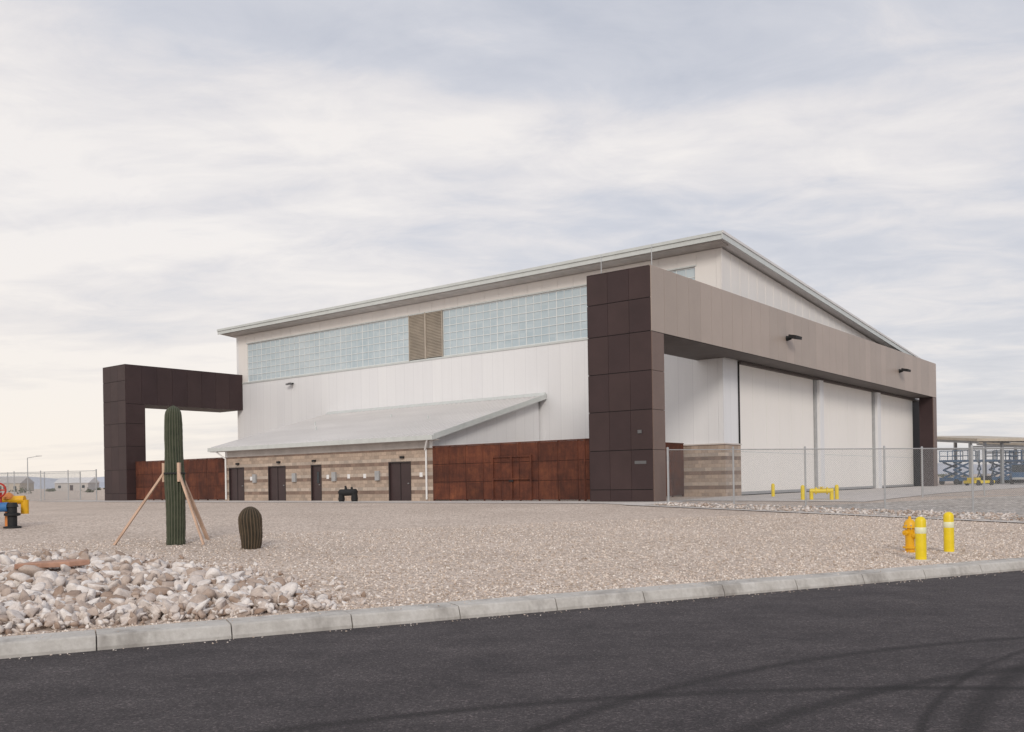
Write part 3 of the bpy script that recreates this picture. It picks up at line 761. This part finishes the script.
def lowb(name,x,y,w,d,h,rot,wall,roofm):
    b=MB(); b.box(-w/2,w/2,-d/2,d/2,0,h,wall); b.prism([(-w/2-.4,-d/2-.4,h),(-w/2-.4,d/2+.4,h),(-w/2-.4,0,h+d*.2)],(w+.8,0,0),roofm)
    n=int(w/4)
    for i in range(n): X=-w/2+2+i*(w-4)/max(1,n-1); b.box(X-.6,X+.6,-d/2-.03,-d/2+.05,1,2.2,'glass')
    b.box(-.7,.7,-d/2-.04,-d/2+.04,0,2.3,'doorbrown')
    return b.done(name,None,loc=(x,y,PAD),rot=rot)
lowb('warehouse_building',-215,390,16,14,3.4,.1,'tanpaint','soffit')
lowb('warehouse_building',-190,400,14,12,3.2,.05,'soffit','roof')
def hills():
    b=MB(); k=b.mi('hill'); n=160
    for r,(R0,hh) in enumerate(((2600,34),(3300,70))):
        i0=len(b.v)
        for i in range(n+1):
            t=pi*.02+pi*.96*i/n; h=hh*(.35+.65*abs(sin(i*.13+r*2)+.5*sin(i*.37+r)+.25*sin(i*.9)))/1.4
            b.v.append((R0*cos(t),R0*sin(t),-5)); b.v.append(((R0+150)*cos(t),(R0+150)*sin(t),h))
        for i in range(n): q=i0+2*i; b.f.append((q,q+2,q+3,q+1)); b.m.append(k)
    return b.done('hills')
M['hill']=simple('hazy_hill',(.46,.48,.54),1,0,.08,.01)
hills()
M['scrub']=simple('scrub_foliage',(.10,.11,.065),.9,0,.4,.8)
V=[];Fc=[]
for _ in range(260):
    r=random.uniform(200,650); t=random.uniform(pi*.15,pi*.9); cx,cy=r*cos(t),r*sin(t)
    hh=random.uniform(.5,1.5)
    for k in range(70):
        q=np.array([random.gauss(0,hh*.6),random.gauss(0,hh*.6),abs(random.gauss(hh*.4,hh*.3))])
        i=len(V); a=rng.normal(size=(3,3))*.22
        for w in a: V.append((cx+q[0]+w[0],cy+q[1]+w[1],PAD+max(0,q[2]+w[2])))
        Fc.append((i,i+1,i+2))
me=bpy.data.meshes.new('desert_scrub'); me.from_pydata(V,[],Fc); me.materials.append(M['scrub']); o=bpy.data.objects.new('desert_scrub',me); sc.collection.objects.link(o)

# ---------------- sky ----------------
SUN_EL=radians(26); sun_dir=Vector((.02,-1,0)).normalized()*cos(SUN_EL)+Vector((0,0,sin(SUN_EL)))
w=bpy.data.worlds.new("World"); sc.world=w; w.use_nodes=True; nt=w.node_tree; bg=nt.nodes['Background']
sky=N(nt,"ShaderNodeTexSky",sky_type='NISHITA'); sky.sun_disc=False; sky.sun_elevation=SUN_EL; sky.sun_rotation=atan2(sun_dir.x,sun_dir.y)
tc=N(nt,"ShaderNodeTexCoord"); sp=N(nt,"ShaderNodeSeparateXYZ"); nt.links.new(tc.outputs['Generated'],sp.inputs[0])
zc=math_n(nt,'ADD',math_n(nt,'MAXIMUM',sp.outputs[2],0.0),.10)
cb=N(nt,"ShaderNodeCombineXYZ"); nt.links.new(math_n(nt,'DIVIDE',sp.outputs[0],zc),cb.inputs[0]); nt.links.new(math_n(nt,'DIVIDE',sp.outputs[1],zc),cb.inputs[1])
def layer(rot,scale,loc,s,det,rough,dist):
    mp=N(nt,"ShaderNodeMapping"); mp.inputs['Rotation'].default_value=(0,0,rot); mp.inputs['Scale'].default_value=scale; mp.inputs['Location'].default_value=loc; nt.links.new(cb.outputs[0],mp.inputs[0])
    n=N(nt,"ShaderNodeTexNoise"); n.inputs['Scale'].default_value=s; n.inputs['Detail'].default_value=det; n.inputs['Roughness'].default_value=rough; n.inputs['Distortion'].default_value=dist; nt.links.new(mp.outputs[0],n.inputs['Vector']); return n.outputs['Fac']
na=layer(.25,(.6,1.1,1),(5.1,3.7,0),.95,9,.55,.45); nb=layer(-.2,(.45,1,1),(2.3,6.2,0),.38,4,.5,.2); nc=layer(.5,(1,1.3,1),(1.3,9.2,0),2.8,8,.62,.7)
f=math_n(nt,'ADD',math_n(nt,'MULTIPLY',na,.52),math_n(nt,'ADD',math_n(nt,'MULTIPLY',nb,.28),math_n(nt,'MULTIPLY',nc,.20)))
f=math_n(nt,'SUBTRACT',f,math_n(nt,'MULTIPLY',sp.outputs[0],.15))
f=math_n(nt,'SUBTRACT',f,math_n(nt,'MULTIPLY',math_n(nt,'SUBTRACT',sp.outputs[2],.22),.12))
cl=ramp(nt,f,[(.37,(.56,.585,.66)),(.45,(.67,.68,.735)),(.51,(.81,.785,.795)),(.58,(.95,.905,.875))])
hz=N(nt,"ShaderNodeMapRange"); hz.inputs[1].default_value=.26; hz.inputs[2].default_value=0.0; nt.links.new(sp.outputs[2],hz.inputs[0])
lf=N(nt,"ShaderNodeMapRange"); lf.inputs[1].default_value=.5; lf.inputs[2].default_value=-.45; lf.inputs[3].default_value=.35; lf.inputs[4].default_value=.95; nt.links.new(sp.outputs[0],lf.inputs[0])
wm=mixc(nt,.65,cl,(1.02,.905,.79))
cl=mixc(nt,math_n(nt,'MULTIPLY',hz.outputs[0],lf.outputs[0]),cl,wm)
skys=N(nt,"ShaderNodeVectorMath",operation='SCALE'); nt.links.new(sky.outputs[0],skys.inputs[0]); skys.inputs['Scale'].default_value=.10
fin=mixc(nt,.92,skys.outputs[0],cl); nt.links.new(fin,bg.inputs[0]); bg.inputs[1].default_value=1.0
sl=bpy.data.lights.new('sun','SUN'); sl.energy=1.45; sl.angle=radians(16); sl.color=(1,.92,.82)
so=bpy.data.objects.new('sun',sl); so.rotation_euler=sun_dir.to_track_quat('Z','Y').to_euler(); so.location=(0,0,50); sc.collection.objects.link(so)

# ---------------- camera ----------------
cd=bpy.data.cameras.new('camera'); cd.sensor_width=36; cd.lens=919/1024*36; cd.shift_x=-.0018; cd.shift_y=115/1024; cd.clip_end=9000; cd.clip_start=.1
cam=bpy.data.objects.new('camera',cd); sc.collection.objects.link(cam); r=.0159
cam.matrix_world=Matrix(((cos(r),sin(r),0,0),(0,0,-1,0),(-sin(r),cos(r),0,1.9),(0,0,0,1)))
sc.camera=cam
